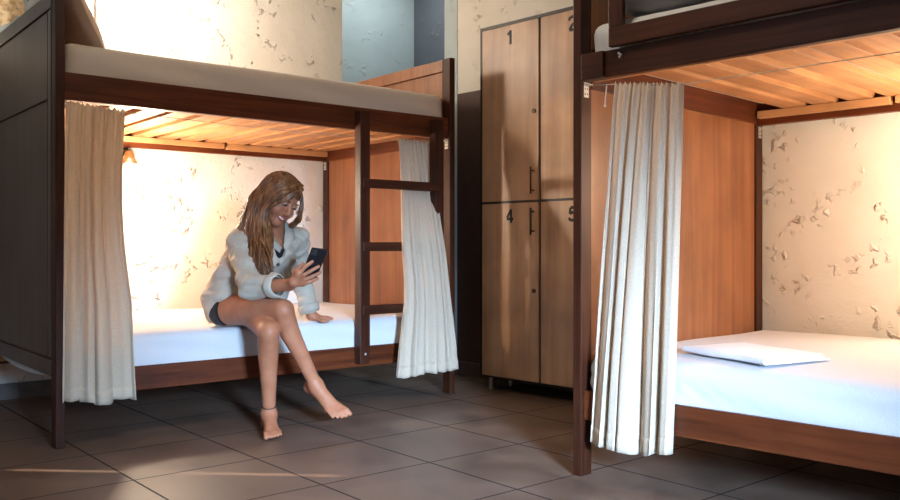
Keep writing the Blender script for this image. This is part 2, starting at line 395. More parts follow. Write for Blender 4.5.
def mattress(name, label, O, ang, y0, y1, z0, z1, mat, seed, dent=None, crown=.018, x0=.045, x1=BL - .045, group=None):
    def fn(p):
        u = (p[0] - x0) / (x1 - x0); v = (p[1] - y0) / (y1 - y0); w = (p[2] - z0) / (z1 - z0)
        d = np.array(p, float)
        if w > .4:
            d[2] += crown * math.sin(PI * min(max(u, 0), 1)) ** .5 * math.sin(PI * min(max(v, 0), 1)) * w
            d[2] += .004 * tri_noise((p[0] * 2.2, p[1] * 2.6, 0), seed) * w
            if dent:
                for dx, dy, r, a in dent: d[2] -= a * math.exp(-((p[0] - dx) ** 2 + (p[1] - dy) ** 2) / r ** 2) * w
        if v < .06: d[1] += .004 * math.sin(p[0] * 9 + 4 * p[2] * 10 + seed) * math.sin(PI * w) - .006 * math.sin(PI * w)
        return d
    if seed == 3:
        f0 = fn
        def fn(p):                            # tucked sheet pulled into slanting creases near the corner
            d = f0(p)
            if p[1] < .06: d[1] += .0045 * math.sin((p[0] * .75 + p[2] * 1.1) * 105) * math.exp(-max(0, p[0] - .2) / .28) * max(0, math.sin(PI * min(1, max(0, (p[2] - z0) / (z1 - z0)))))
            return d
    o = MB().rbox(x0, x1, y0, y1, z0, z1, .038, 110, 24, 10, fn).build(name, mat, None, smooth=True)
    put(o, O, ang); return tag(o, label, 'mattress', 'mattresses in the bunks')
ml = mattress('mattress', 'white sheeted lower mattress the woman sits on', LO, LA_, .030, BD - .052, .263, .443, SHEET, 1, dent=[(.74, .16, .16, .012)])
mu = mattress('mattress', 'greyish beige mattress on top of the bunk with ladder', LO, LA_, .040, BD - .055, 1.466, 1.648, SHEET2, 2)
mattress('mattress', 'white lower mattress under the folded sheet in the right bunk', RO, RA_, .030, 1.378 - .052, .263, .433, SHEET, 3, crown=.022)
mattress('mattress', 'pale mattress behind the guard rail on top of the right bunk', RO, RA_, .047, 1.378 - .055, 1.458, 1.60, SHEET, 4)

MB().box(.06, BL - .06, .06, BD - .07, 1.4636, 1.4658).build('underside', cloth('dark_brown_underlay', (.10, .055, .03)), mu)  # dark brown sheet that shows through the slat gaps from below
vs = []; fs = []                              # loose edge of its sheet sagging out under the headboard
for i in range(25):
    y = .10 + .92 * i / 24; dz = .034 * math.sin(PI * i / 24) ** .7 + .004
    for k in range(4): vs.append((.018 - .004 * k, y, .29 - dz * k / 3 + .006 * (k == 3)))
for i in range(24):
    for k in range(3): fs.append((i * 4 + k, i * 4 + k + 1, (i + 1) * 4 + k + 1, (i + 1) * 4 + k))
sg_ = MB().add(vs, fs).build('sheet_edge', SHEET, ml, smooth=True); t_ = sg_.modifiers.new('thickness', 'SOLIDIFY'); t_.thickness = .003

def pillow(name, label, M, mat, a=.34, b=.24, t=.08):
    mb = MB(); nu, nv = 26, 20; vs = []; fs = []
    for side in (1, -1):
        o = len(vs)
        for j in range(nv + 1):
            for i in range(nu + 1):
                u = -1 + 2 * i / nu; v = -1 + 2 * j / nu * nu / nv
                h = t * (max(0, 1 - abs(u) ** 2.6) * max(0, 1 - abs(v) ** 2.6)) ** .55
                sq = 1 - .07 * (1 - abs(v) ** 2) * abs(u) ** 3
                vs.append(M @ Vector((a * u * (1 - .06 * (1 - u * u) * 0) * (1 - .05 * (1 - v * v)), b * v * (1 - .07 * (1 - u * u)), side * h * (1 + .06 * math.sin(5 * u + 3 * v)))))
        for j in range(nv):
            for i in range(nu):
                q = (o + j * (nu + 1) + i, o + j * (nu + 1) + i + 1, o + (j + 1) * (nu + 1) + i + 1, o + (j + 1) * (nu + 1) + i)
                fs.append(q if side > 0 else q[::-1])
    mb.add(vs, fs); o = mb.build(name, mat, None, smooth=True)
    return tag(o, label, 'pillow', 'pillows on the top bunks')
# pillow propped against the headboard of the upper left bunk: leans back on the bed end
lm = Matrix.Translation(loc2w(LO, LA_, (.150, .330, 1.768))) @ Matrix.Rotation(LA_, 4, 'Z') @ Matrix.Rotation(math.radians(64), 4, 'Y') @ Matrix.Rotation(PI / 2, 4, 'Z')
pillow('pillow', 'beige pillow propped in the left corner of the upper bunk', lm, PILLOW, .27, .165, .060)
rm = Matrix.Translation(loc2w(RO, RA_, (.32, .30, 1.668))) @ Matrix.Rotation(RA_, 4, 'Z') @ Matrix.Rotation(math.radians(-6), 4, 'Y') @ Matrix.Rotation(PI / 2, 4, 'Z')
pillow('pillow', 'grey pillow behind the guard rail at the upper right', rm, cloth('grey_pillow', (.34, .34, .35)), .26, .2, .06)

# folded sheet on the right mattress
def folded():
    mb = MB()
    prof = []
    for k, (z, l) in enumerate(((.003, .0), (.0095, .006), (.016, .002))):
        mb.rbox(-.19 + l * .5, .19 - .012 * k, -.0 + l, .27 - l * 2, z - .0035, z + .0035, .0034, 14, 10, 2,
                lambda p, k=k: (p[0], p[1] + .004 * math.sin(p[0] * 11 + k), p[2] + .0012 * math.sin(p[0] * 23 + p[1] * 17 + k)))
    n = 9                                      # the turned edge that joins the layers along the front
    vs = []; fs = []
    for i in range(21):
        x = -.188 + .376 * i / 20
        for j in range(n):
            a = -PI / 2 + PI * j / (n - 1)
            vs.append((x, .004 - .010 * math.cos(a) + .004 * math.sin(x * 11), .0095 + .0100 * math.sin(a)))
    for i in range(20):
        for j in range(n - 1): fs.append((i * n + j, i * n + j + 1, (i + 1) * n + j + 1, (i + 1) * n + j))
    mb.add(vs, fs)
    return mb.build('folded_sheet', TOWEL, None, smooth=True)
fs_ = folded(); put(fs_, loc2w(RO, RA_, (.499, .137, .4505)), RA_ + math.radians(-21))
tag(fs_, 'pale folded bed sheet lying on the lower right mattress', 'folded sheet')

# ---------------------------------------------------------------- curtains
def curtain(name, label, O, ang, top, bot, ytop, ybot, ztop, zbot, folds, amp_t, amp_b, seed, shape=None, yfun=None):
    """top/bot = (x0,x1); shape(u,v)->dx ; gathered cloth, folds deepen downward"""
    r = random.Random(seed); nu, nv = 150, 64
    fr = [(folds * (.8 + .4 * r.random()), r.random() * 6.28, .6 + .5 * r.random()) for _ in range(3)]
    vs = []; fs = []
    for j in range(nv + 1):
        v = j / nv
        for i in range(nu + 1):
            u = i / nu
            uu = u + .018 * math.sin(7 * u + 3 * v + seed) 
            e = v ** .75
            x0 = top[0] + (bot[0] - top[0]) * e; x1 = top[1] + (bot[1] - top[1]) * e
            if shape: x0, x1 = shape(v, x0, x1)
            ph = 2 * PI * folds * uu
            f = math.tanh(1.9 * math.sin(ph + 1.1 * math.sin(2 * PI * uu * 1.7 + seed))) + .18 * math.sin(2 * ph + seed + 2 * v)
            fine = math.sin(2 * PI * folds * 2.7 * uu + seed * 3) * max(0, 1 - v * 1.6)
            amp = amp_t + (amp_b - amp_t) * min(1, v * 1.25)
            y = ytop + (ybot - ytop) * v + amp * .62 * f + amp_t * .7 * fine
            if yfun: y += yfun(u, v)
            x = x0 + (x1 - x0) * u + amp * .35 * math.cos(ph + .6)
            zt = ztop(u); zb = zbot(u)
            z = zt + (zb - zt) * v + .003 * math.sin(ph * 1.3) * (v > .97)
            if v < .02: z += .006 * math.sin(2 * PI * folds * 2.7 * uu)
            vs.append((x, y, z))
    for j in range(nv):
        for i in range(nu): fs.append((j * (nu + 1) + i, j * (nu + 1) + i + 1, (j + 1) * (nu + 1) + i + 1, (j + 1) * (nu + 1) + i))
    o = MB().add(vs, fs).build(name, CURT, None, smooth=True); put(o, O, ang)
    s = o.modifiers.new('thickness', 'SOLIDIFY'); s.thickness = .0016; s.offset = 0
    tag(o, label, 'curtain', 'privacy curtains')
    # stitched hem band, a part that rides on the cloth
    def band(v0, v1, nm, off):
        bv = []; bf = []; rows = [k for k in range(nv + 1) if v0 <= k / nv <= v1]
        for k in rows:
            for i in range(nu + 1):
                x, y, z = vs[k * (nu + 1) + i]; bv.append((x, y - off, z))
        for k in range(len(rows) - 1):
            for i in range(nu): bf.append((k * (nu + 1) + i, k * (nu + 1) + i + 1, (k + 1) * (nu + 1) + i + 1, (k + 1) * (nu + 1) + i))
        b = MB().add(bv, bf).build(nm, CURT, o, smooth=True)
        t = b.modifiers.new('thickness', 'SOLIDIFY'); t.thickness = .0012; t.offset = 0
    band(.945, 1.0, 'hem', .0018)
    return o
curtain('curtain', 'beige gathered curtain at the left end of the ladder bunk', LO, LA_, (.040, .272), (.012, .312), -.004, -.030, lambda u: 1.396 - .014 * u, lambda u: .185 - .02 * u + .012 * math.sin(9 * u), 4.6, .007, .026, 2,
        shape=lambda v, a, b: (a, b - .028 * math.sin(PI * min(1, v * 1.5)) if v < .66 else b))
yR = lambda v: .060 - .160 / (1 + math.exp(-(v - .29) * 14))
curtain('curtain', 'pale curtain draped over the ladder rungs beside the lockers', LO, LA_, (1.715, 1.905), (1.703, 2.108), .060, -.085, lambda u: 1.385 - .006 * u, lambda u: .140 + .012 * u, 5, .006, .030, 5,
        shape=lambda v, a, b: tuple(np.interp(v, (0, .27, .49, .6, .7, .85, 1), q) + .84 * (yR(v) - .02) for q in ((1.700, 1.722, 1.742, 1.757, 1.757, 1.728, 1.703), (1.90, 1.965, 2.022, 2.04, 2.057, 2.085, 2.108))),
        yfun=lambda u, v: yR(v) - (.060 - .145 * v) - .004 * v)
curtain('curtain', 'long whitish curtain hanging at the near corner of the right bunk', RO, RA_, (.161, .430), (.076, .410), .022, -.020, lambda u: 1.372 - .036 * u + .01 * (u - .5) ** 2, lambda u: .135 - .018 * math.sin(PI * u) + .014 * u, 5.3, .008, .036, 9,
        shape=lambda v, a, b: (a, b))
def wire(label, O, ang, pts, cord=None):
    o = MB().tube(pts, .0016, 6).build('curtain_wire', plain('wire_cord', (.55, .48, .38), .7), None); put(o, O, ang); tag(o, label, 'curtain wire', 'curtain wires under the top bunks')
    if cord:
        MB().tube(cord, .0022, 6).sphere(cord[-1], .005, 8, 6).build('loose_end', plain('cord_end', (.7, .64, .54), .8), o, smooth=True)
wire('thin curtain wire under the upper rail of the ladder bunk', LO, LA_, [(.04, .028, 1.389), (.3, .024, 1.378), (1.0, .045, 1.368), (1.7, .05, 1.374), (BL - .04, .028, 1.389)])
wire('curtain wire with a knotted loose end under the right bunk rail', RO, RA_, [(.04, .028, 1.381), (.155, .024, 1.372), (.435, .022, 1.335), (1.1, .025, 1.335), (BL - .04, .028, 1.381)],
     [(.128, .024, 1.376), (.130, .018, 1.35), (.127, .018, 1.33), (.125, .018, 1.30)])

# ---------------------------------------------------------------- lockers
def digit(ch):
    """strokes of a bold grotesque numeral in a 0.6 x 1 box"""
    if ch == '1': return [[(.36, 0), (.36, 1)], [(.36, .93), (.24, .80), (.12, .74)]]
    if ch == '2': return [[(.08, .70), (.12, .86), (.30, .93), (.48, .86), (.52, .70), (.44, .52), (.22, .28), (.10, .08)], [(.10, .07), (.54, .07)]]
    if ch == '4': return [[(.40, 0), (.40, .97)], [(.40, .94), (.08, .36)], [(.06, .28), (.58, .28)]]
    if ch == '5': return [[(.50, .92), (.18, .92)], [(.18, .92), (.12, .50)], [(.12, .50), (.30, .60), (.48, .52), (.53, .32), (.45, .14), (.28, .07), (.12, .12), (.07, .26)]]
def locker():
    O = (2.208, .640, 0); root = empty('locker_cabinet', O, RA_)
    tag(root, 'light oak locker cabinet with dark frame and numbered doors', 'lockers')
    z0, zm, z1, wd, dp = .075, 1.055, 2.047, .436, .262
    n = 3; W = wd * n
    b = MB(); b.box(0, W, dp - .012, dp, z0, z1)
    for i in range(n + 1): b.box(max(0, i * wd - .007), min(W, i * wd + .007), .004, dp - .012, z0, z1)
    for a, c in ((z0, z0 + .016), (zm - .009, zm + .009), (z1 - .016, z1)): b.box(.0, W, .004, dp - .012, a, c)
    b.box(0, .012, -.006, .004, z0, z1).box(W - .012, W, -.006, .004, z0, z1).box(.012, W - .012, -.006, .004, z1 - .018, z1).box(.012, W - .012, -.006, .004, z0, z0 + .010).box(.012, W - .012, -.004, .004, zm - .007, zm + .007)
    b.build('carcass', LFR, root, bevel=.001)
    nums = {(0, 1): '1', (1, 1): '2', (0, 0): '4', (1, 0): '5'}
    for i in range(n):
        for k, (a, c) in enumerate(((z0 + .010, zm - .007), (zm + .007, z1 - .018))):
            x0, x1 = i * wd + .008 + .005 * (i == 0), (i + 1) * wd - .008 - .005 * (i == n - 1)
            d = MB().box(x0, x1, -.004, .012, a, c).build('door', OAK, root, bevel=.0015)
            hx = x1 - .032; h0 = (c - .245, c - .02) if k == 0 else (a + .03, a + .175)
            if k == 0: h0 = (c - .175, c - .03)
            h = MB(); h.tube([(hx, -.032, h0[0]), (hx, -.032, h0[1])], .005, 8)
            for z in (h0[0] + .02, h0[1] - .02): h.tube([(hx, -.004, z), (hx, -.032, z)], .004, 8)
            h.build('handle', BRASS, d, smooth=True)
            lz = a + .475 if k == 1 else c - .40 - .075
            MB().tube([(x1 - .03, -.004, lz), (x1 - .03, -.012, lz), (x1 - .03, -.013, lz)], [.012, .012, .009], 14).build('lock', BRASS, d)
            if (i, k) in nums:
                H = .078; nx = x0 + .182; nz = c - .108; m = MB()
                st = .0080
                for sk in digit(nums[(i, k)]):
                    P = [Vector((q[0] * H * 1.2, q[1] * H)) for q in sk]
                    vs = []; fs = []
                    for q in range(len(P)):
                        t = (P[min(q + 1, len(P) - 1)] - P[max(q - 1, 0)]).normalized(); nn = Vector((-t.y, t.x))
                        for sgn in (1, -1):
                            for yy in (-.0048, -.0035):
                                w = P[q] + nn * sgn * st; vs.append((nx + w.x, yy, nz + w.y))
                    for q in range(len(P) - 1):
                        A = q * 4; B = A + 4
                        fs += [(A, B, B + 2, A + 2), (A + 1, A + 3, B + 3, B + 1), (A, A + 1, B + 1, B), (A + 2, B + 2, B + 3, A + 3)]
                    e = (len(P) - 1) * 4; fs += [(0, 2, 3, 1), (e, e + 1, e + 3, e + 2)]
                    m.add(vs, fs)
                m.build('number', BLACK, d)
    for i in (0, n):
        x = min(max(i * wd, .04), W - .04)
        for y in (.045, dp - .05):
            f = MB().tube([(x, y, 0), (x, y, z0)], .016, 16); f.build('foot', STEEL, root, smooth=False)
locker()

# ---------------------------------------------------------------- lamp, conduit
LAMP_L = (.640, 1.17, 1.235)
def wall_lamp(O, ang, x, ywall, zb, label):
    r = empty('wall_lamp', loc2w(O, ang, (x, ywall, zb)), ang); tag(r, label, 'lamp')
    MB().box(-.035, .035, -.018, 0, .03, .115).build('back_plate', BLACK, r, bevel=.003)
    MB().tube([(0, -.015, .08), (0, -.07, .085), (0, -.12, .07)], .007, 10).build('arm', BLACK, r, smooth=True)
    rings = [(.018, .07), (.024, .05), (.05, .005), (.046, .006), (.02, .05)]
    vs = []; fs = []; n = 20
    for rr, z in rings:
        for k in range(n): vs.append((rr * math.cos(2 * PI * k / n), -.13 + rr * math.sin(2 * PI * k / n), z))
    for j in range(len(rings) - 1):
        for k in range(n): fs.append((j * n + k, j * n + (k + 1) % n, (j + 1) * n + (k + 1) % n, (j + 1) * n + k))
    MB().add(vs, fs).build('shade', plain('copper_shade', (.45, .2, .09), .35, .7), r, smooth=True)
    MB().sphere((0, -.13, -.012), .026).build('bulb', emit('bulb_glow', (1, .85, .62), 14), r, smooth=True)
    return r
wall_lamp(LO, LA_, .716, 1.365, 1.275, 'small wall lamp glowing behind the left curtain of the ladder bunk')
cn = MB().tube([(.581, 1.352, 1.46), (.581, 1.352, 3.2)], .010, 10).build('conduit_pipe', plain('painted_conduit', (.6, .57, .53), .5), None, smooth=True); put(cn, LO, LA_)
tag(cn, 'thin vertical conduit pipe on the bright wall above the upper bunk', 'pipe')
# ---------------------------------------------------------------- the woman
FW = np.array([math.cos(YAW), math.sin(YAW), 0]); RT = np.array([math.sin(YAW), -math.cos(YAW), 0]); CA = np.array(CAM)
def PD(px, py, d):                           # a point seen in the photograph, at a distance from the camera
    return CA + d * (FW + RT * (px - 450) / FPX - np.array([0, 0, 1]) * (py - HY) / FPX)
def nz(v): v = np.asarray(v, float); return v / np.linalg.norm(v)
class Field:
    def __init__(s, lo, hi, h):
        s.lo = np.array(lo, float); s.h = h
        s.n = np.ceil((np.array(hi) - s.lo) / h).astype(int) + 1
        s.D = np.full(s.n, .3, np.float32)
    def sub(s, lo, hi):
        a = np.clip(np.floor((np.array(lo) - s.lo) / s.h).astype(int), 0, s.n - 1); b = np.clip(np.ceil((np.array(hi) - s.lo) / s.h).astype(int) + 1, 1, s.n)
        b = np.maximum(b, a + 1)
        sl = tuple(slice(a[i], b[i]) for i in range(3))
        X, Y, Z = np.meshgrid(*[(s.lo[i] + s.h * np.arange(a[i], b[i])).astype(np.float32) for i in range(3)], indexing='ij')
        return sl, X, Y, Z
    def merge(s, sl, d, k, cut=False):
        o = s.D[sl]
        if cut: o = -o
        h = np.maximum(k - np.abs(o - d), 0) / np.maximum(k, 1e-6)
        r = np.minimum(o, d) - h * h * k * .25
        s.D[sl] = -r if cut else r
    def rc(s, a, b, ra, rb, k=.02, cut=False):
        a = np.array(a, float); b = np.array(b, float); m = max(ra, rb) + .06
        sl, X, Y, Z = s.sub(np.minimum(a, b) - m, np.maximum(a, b) + m)
        ab = b - a; L2 = float(ab @ ab) + 1e-9
        t = np.clip(((X - a[0]) * ab[0] + (Y - a[1]) * ab[1] + (Z - a[2]) * ab[2]) / L2, 0, 1)
        d = np.sqrt((X - a[0] - t * ab[0]) ** 2 + (Y - a[1] - t * ab[1]) ** 2 + (Z - a[2] - t * ab[2]) ** 2) - (ra + (rb - ra) * t)
        s.merge(sl, d, k, cut); return s
    def ell(s, c, r, k=.02, R=None, cut=False):
        c = np.array(c, float); r = np.array(r, float); m = r.max() + .06
        sl, X, Y, Z = s.sub(c - m, c + m)
        P = np.stack([X - c[0], Y - c[1], Z - c[2]], -1)
        if R is not None: P = P @ np.asarray(R, np.float32).T       # rows of R are the local axes
        q = P / r.astype(np.float32); k0 = np.sqrt((q * q).sum(-1)) + 1e-9; k1 = np.sqrt(((q / r.astype(np.float32)) ** 2).sum(-1)) + 1e-9
        s.merge(sl, (k0 * (k0 - 1) / k1).astype(np.float32), k, cut); return s
    def chain(s, pts, rads, k=.015):
        for i in range(len(pts) - 1): s.rc(pts[i], pts[i + 1], rads[i], rads[i + 1], k)
        return s
    def union(s, o, k): s.merge(tuple(slice(None) for _ in range(3)), o.D, k); return s
    def grid(s): return np.meshgrid(*[(s.lo[i] + s.h * np.arange(s.n[i])).astype(np.float32) for i in range(3)], indexing='ij', sparse=True)
    def mesh(s):
        D = s.D; nx, ny, nz_ = D.shape; ins = D < 0
        c = np.zeros((nx - 1, ny - 1, nz_ - 1), np.int8)
        for a in (0, 1):
            for b in (0, 1):
                for e in (0, 1): c += ins[a:nx - 1 + a, b:ny - 1 + b, e:nz_ - 1 + e]
        act = (c > 0) & (c < 8); idx = -np.ones(act.shape, np.int64); I = np.argwhere(act); idx[act] = np.arange(len(I))
        S = np.zeros((len(I), 3)); W = np.zeros(len(I))
        cor = [(a, b, e) for a in (0, 1) for b in (0, 1) for e in (0, 1)]
        val = {q: D[I[:, 0] + q[0], I[:, 1] + q[1], I[:, 2] + q[2]].astype(float) for q in cor}
        for q in cor:
            for ax in range(3):
                if q[ax] == 0:
                    q2 = tuple(q[i] + (i == ax) for i in range(3)); v0, v1 = val[q], val[q2]
                    m = (v0 < 0) != (v1 < 0); t = np.where(m, v0 / np.where(m, v0 - v1, 1), 0)
                    p = np.tile(np.array(q, float), (len(I), 1)); p[:, ax] += t
                    S[m] += p[m]; W[m] += 1
        V = s.lo + s.h * (I + S / W[:, None])
        F = []
        for ax in range(3):
            u, v = [(1, 2), (2, 0), (0, 1)][ax]
            A = [slice(None)] * 3; B = [slice(None)] * 3; A[ax] = slice(0, -1); B[ax] = slice(1, None)
            ch = ins[tuple(A)] != ins[tuple(B)]; E = np.argwhere(ch)
            E = E[(E[:, u] > 0) & (E[:, v] > 0) & (E[:, u] < D.shape[u] - 1) & (E[:, v] < D.shape[v] - 1)]
            e0 = E.copy(); e1 = E.copy(); e1[:, u] -= 1; e2 = e1.copy(); e2[:, v] -= 1; e3 = E.copy(); e3[:, v] -= 1
            Q = np.stack([idx[tuple(e.T)] for e in (e0, e1, e2, e3)], 1)
            fl = ins[tuple(E.T)]; Q[~fl] = Q[~fl][:, ::-1]; F.append(Q)
        F = np.concatenate(F); F = F[(F >= 0).all(1)]
        return V, F
    def relax(s, V, F, it=2, lam=.5):
        ed = np.concatenate([F[:, [0, 1]], F[:, [1, 2]], F[:, [2, 3]], F[:, [3, 0]]]); ed = np.concatenate([ed, ed[:, ::-1]])
        cnt = np.bincount(ed[:, 0], minlength=len(V))[:, None]
        for _ in range(it):
            for l in (lam, -lam * 1.02):
                Mv = np.stack([np.bincount(ed[:, 0], weights=V[ed[:, 1], k], minlength=len(V)) for k in range(3)], 1) / np.maximum(cnt, 1)
                V = V + l * (Mv - V)
        return V
PO = np.array([.72, .60, 0.])
def sdf_obj(name, fld, mat, parent=None, it=2):
    V, F = fld.mesh(); V = fld.relax(V, F, it) - PO
    me = bpy.data.meshes.new(name); me.from_pydata(V.tolist(), [], F.tolist()); me.update(); me.materials.append(mat)
    me.polygons.foreach_set('use_smooth', [True] * len(me.polygons))
    o = bpy.data.objects.new(name, me); COL.objects.link(o)
    if parent is not None: o.parent = parent
    return o
def skin_mat():
    m, nt, bs = new_mat('skin'); mp = mapping(nt, (1, 1, 1))
    n = N(nt, 'ShaderNodeTexNoise', Scale=14.0, Detail=4.0); nt.links.new(mp.outputs[0], n.inputs['Vector'])
    r = ramp(nt, [(.3, (.37, .135, .068, 1)), (.7, (.47, .19, .102, 1))]); nt.links.new(n.outputs['Fac'], r.inputs['Fac']); nt.links.new(r.outputs[0], bs.inputs['Base Color'])
    bs.inputs['Roughness'].default_value = .5; bs.inputs['Specular IOR Level'].default_value = .35
    bs.inputs['Subsurface Weight'].default_value = .12; bs.inputs['Subsurface Radius'].default_value = (.012, .005, .003); bs.inputs['Subsurface Scale'].default_value = 1.0
    return m
SKIN = skin_mat()
def hair_mat():
    m, nt, bs = new_mat('hair'); mp = mapping(nt, (60, 60, 7))
    n = N(nt, 'ShaderNodeTexNoise', Scale=1.0, Detail=3.0); nt.links.new(mp.outputs[0], n.inputs['Vector'])
    r = ramp(nt, [(.28, (.05, .018, .008, 1)), (.5, (.16, .060, .022, 1)), (.75, (.34, .155, .06, 1))]); nt.links.new(n.outputs['Fac'], r.inputs['Fac']); nt.links.new(r.outputs[0], bs.inputs['Base Color'])
    bs.inputs['Roughness'].default_value = .38; bs.inputs['Specular IOR Level'].default_value = .5
    return m
HAIR = hair_mat()
SHIRT = cloth('shirt_linen', (.45, .395, .32), weave=500, wr=.5, wrinkle=17.0, wd=.012)
DARKC = cloth('black_cotton', (.016, .015, .016), wr=.3, wrinkle=20.0)
LIP = plain('lips', (.42, .11, .09), .4)
# joints
RSH, LSH = np.array([.705, .62, .822]), np.array([1.015, .625, .853])
REL, RWR = np.array([.668, .425, .634]), np.array([.742, .226, .650])
LEL, LWR = np.array([1.098, .745, .650]), np.array([1.128, .690, .472])
RHI, LHI = np.array([.686, .712, .521]), np.array([.828, .72, .522])
RKN, LKN = np.array([.742, .280, .540]), np.array([.678, .290, .449])
RAN, LAN = np.array([.900, .276, .203]), np.array([.742, .406, .078])
HC = np.array([.864, .528, 1.036])
hf = nz((.10, -.86, -.50)); hu0 = nz(np.array([0, 0, 1]) - hf * hf[2]); hs0 = np.cross(hf, hu0); ra_ = math.radians(17)
hu = hu0 * math.cos(ra_) - hs0 * math.sin(ra_); hs = np.cross(hf, hu); HR = np.stack([hs, hf, hu])   # her right, forward, up
def H(s, f, u): return HC + hs * s + hf * f + hu * u
# phone
ph_c = PD(314.2, 263.0, 3.60); ph_n = nz(HC + hf * .09 - ph_c); ph_u = nz((.03, -.52, .85)); ph_u = nz(ph_u - ph_n * (ph_u @ ph_n)); ph_r = np.cross(ph_u, ph_n)
def on_phone(px, py, off):                   # where the view line meets the plane of the phone, moved to one side by off
    d = FW + RT * (px - 450) / FPX - np.array([0, 0, 1]) * (py - HY) / FPX
    t = ((ph_c + ph_n * off - CA) @ ph_n) / (d @ ph_n); return CA + t * d
lo, hi = (.46, .06, -.01), (1.32, 1.0, 1.20); VX = .005
def leg(F, hip, knee, ank, back):
    kn = knee + nz(ank - hip) * .0
    F.chain([hip, hip * .5 + knee * .5 + np.array([0, 0, .004]), knee], [.077, .067, .0470], .006)
    m0 = knee * .86 + ank * .14 + back * .008; m1 = knee * .70 + ank * .30 + back * .013; m2 = knee * .42 + ank * .58 + back * .007
    F.chain([knee, m0, m1, m2, ank], [.0455, .0440, .0425, .0345, .0265], .004)
    return F
def foot(F, ank, t, n, med, toe_k=.003):
    """ank ankle joint, t along the foot, n out of its top, med towards the big toe"""
    F.ell(ank, (.032, .032, .034), .015)
    heel = ank - t * .042 - n * .044
    F.rc(ank, heel, .028, .027, .02)
    ball = ank + t * .125 - n * .055
    F.rc(ank + n * -.01 + t * .01, ball + med * .016, .027, .017, .02); F.rc(ank + n * -.022 + t * .01, ball - med * .020 - t * .015 - n * .003, .026, .014, .02)
    F.rc(heel, ball - n * .004, .026, .016, .02)
    for off, ln, r in ((.032, .196, .0115), (.0125, .192, .0085), (-.003, .184, .0080), (-.017, .172, .0075), (-.030, .157, .0075)):
        b = ank + t * (.118 - abs(off - .01) * .25) + med * off * .82 - n * .056
        m = ank + t * (ln - .030) + med * off - n * .053; e = ank + t * (ln - r) + med * off * 1.04 - n * .062
        F.rc(b, m, .0125, r * .95, .008); F.rc(m, e, r * .95, r, toe_k)
    return F
def new(): return Field(lo, hi, VX)
def kmap(F, c, near, far, r0, r1):
    X, Y, Z = F.grid(); d = np.sqrt((X - c[0]) ** 2 + (Y - c[1]) ** 2 + (Z - c[2]) ** 2)
    return (near + (far - near) * np.clip((d - r0) / (r1 - r0), 0, 1)).astype(np.float32)
TL = np.stack([nz((1, 0, .12)), nz((.0, .93, .36)), nz((-.3, -.36, .93))])
def torso(F, g=0.0, k=.04):
    F.ell((.757, .722, .550), (.132 + g, .104 + g, .090 + g), k)
    F.ell((.775, .704, .660), (.122 + g, .090 + g, .110 + g), k)
    F.ell((.822, .655, .765), (.140 + g, .098 + g, .135 + g), k, TL)
    F.ell((.785, .572, .752), (.056 + g, .056 + g, .054 + g), k); F.ell((.882, .574, .766), (.056 + g, .056 + g, .054 + g), k)
    return F
body = new(); torso(body)
body.rc((.735, .630, .825), (.985, .630, .848), .042, .042, .04)
body.rc((.862, .625, .850), (.862, .560, .965), .052, .044, .03)
# head
body.ell(H(0, -.012, .025), (.074, .093, .084), .02, HR); body.ell(H(0, .026, -.035), (.060, .060, .082), .03, HR)
body.ell(H(0, .066, -.098), (.024, .022, .019), .03, HR)
for sg in (1, -1):
    body.ell(H(.036 * sg, .060, -.040), (.024, .024, .024), .02, HR)
    body.ell(H(.030 * sg, .098, .004), (.016, .013, .010), .012, HR, cut=True)
    body.ell(H(.030 * sg, .0800, .0085), (.0165, .0138, .0100), .004, HR)
    body.ell(H(.075 * sg, -.008, -.012), (.010, .018, .030), .008, HR)
    body.ell(H(.009 * sg, .096, -.041), (.008, .008, .007), .006, HR)
body.rc(H(0, .084, .010), H(0, .104, -.030), .008, .0105, .010)
# left leg and arm
lf = leg(new(), LHI, LKN, LAN, nz((.30, .95, .12)))
tL = nz((-.37, -.93, 0)); foot(lf, LAN, tL, np.array([0, 0, 1.]), nz(np.cross(tL, (0, 0, 1.))))
body.union(lf, kmap(body, LHI, .03, .004, .16, .24))
rl = leg(new(), RHI, RKN, RAN, nz((-.55, .72, -.30)))
tR = nz((.19, -.88, -.44)); nR = nz(RKN - RAN); nR = nz(nR - tR * (nR @ tR)); foot(rl, RAN, tR, nR, -np.cross(tR, nR))
body.union(rl, kmap(body, RHI, .03, .003, .16, .24))
la = new(); la.chain([LSH, LEL, LWR], [.036, .031, .024], .02)
kn = LWR + np.array([.046, -.010, -.017])
la.rc(LWR, kn + np.array([0, .018, 0]), .021, .014, .012); la.rc(LWR, kn - np.array([0, .016, 0]), .020, .013, .012)
for i, (oy, L, a) in enumerate(((.024, .050, 10), (.009, .058, 0), (-.007, .056, -12), (-.021, .046, -24))):
    b = kn + np.array([0, oy, .001]); d = np.array([math.cos(math.radians(a)), math.sin(math.radians(a)), 0])
    la.rc(b, b + d * L * .5 + np.array([0, 0, .003]), .0105, .0085, .006); la.rc(b + d * L * .5 + np.array([0, 0, .003]), b + d * L - np.array([0, 0, .003]), .0085, .007, .004)
la.rc(LWR + np.array([.008, -.014, -.008]), LWR + np.array([.026, -.052, -.026]), .012, .009, .008); la.rc(LWR + np.array([.026, -.052, -.026]), LWR + np.array([.048, -.070, -.028]), .009, .0075, .004)
body.union(la, kmap(body, LSH, .03, .004, .14, .22))
ar = new(); ar.chain([RSH, REL, REL * .6 + RWR * .4, RWR], [.036, .033, .033, .024], .02)
pm = on_phone(294.5, 282, -.018); k1 = on_phone(298.5, 273.5, -.020); k4 = on_phone(302.5, 283.5, -.020)
ar.rc(RWR, pm, .023, .020, .015); ar.rc(pm, k1, .019, .013, .012); ar.rc(pm, k4, .018, .012, .012); ar.rc(k1, k4, .012, .012, .012)
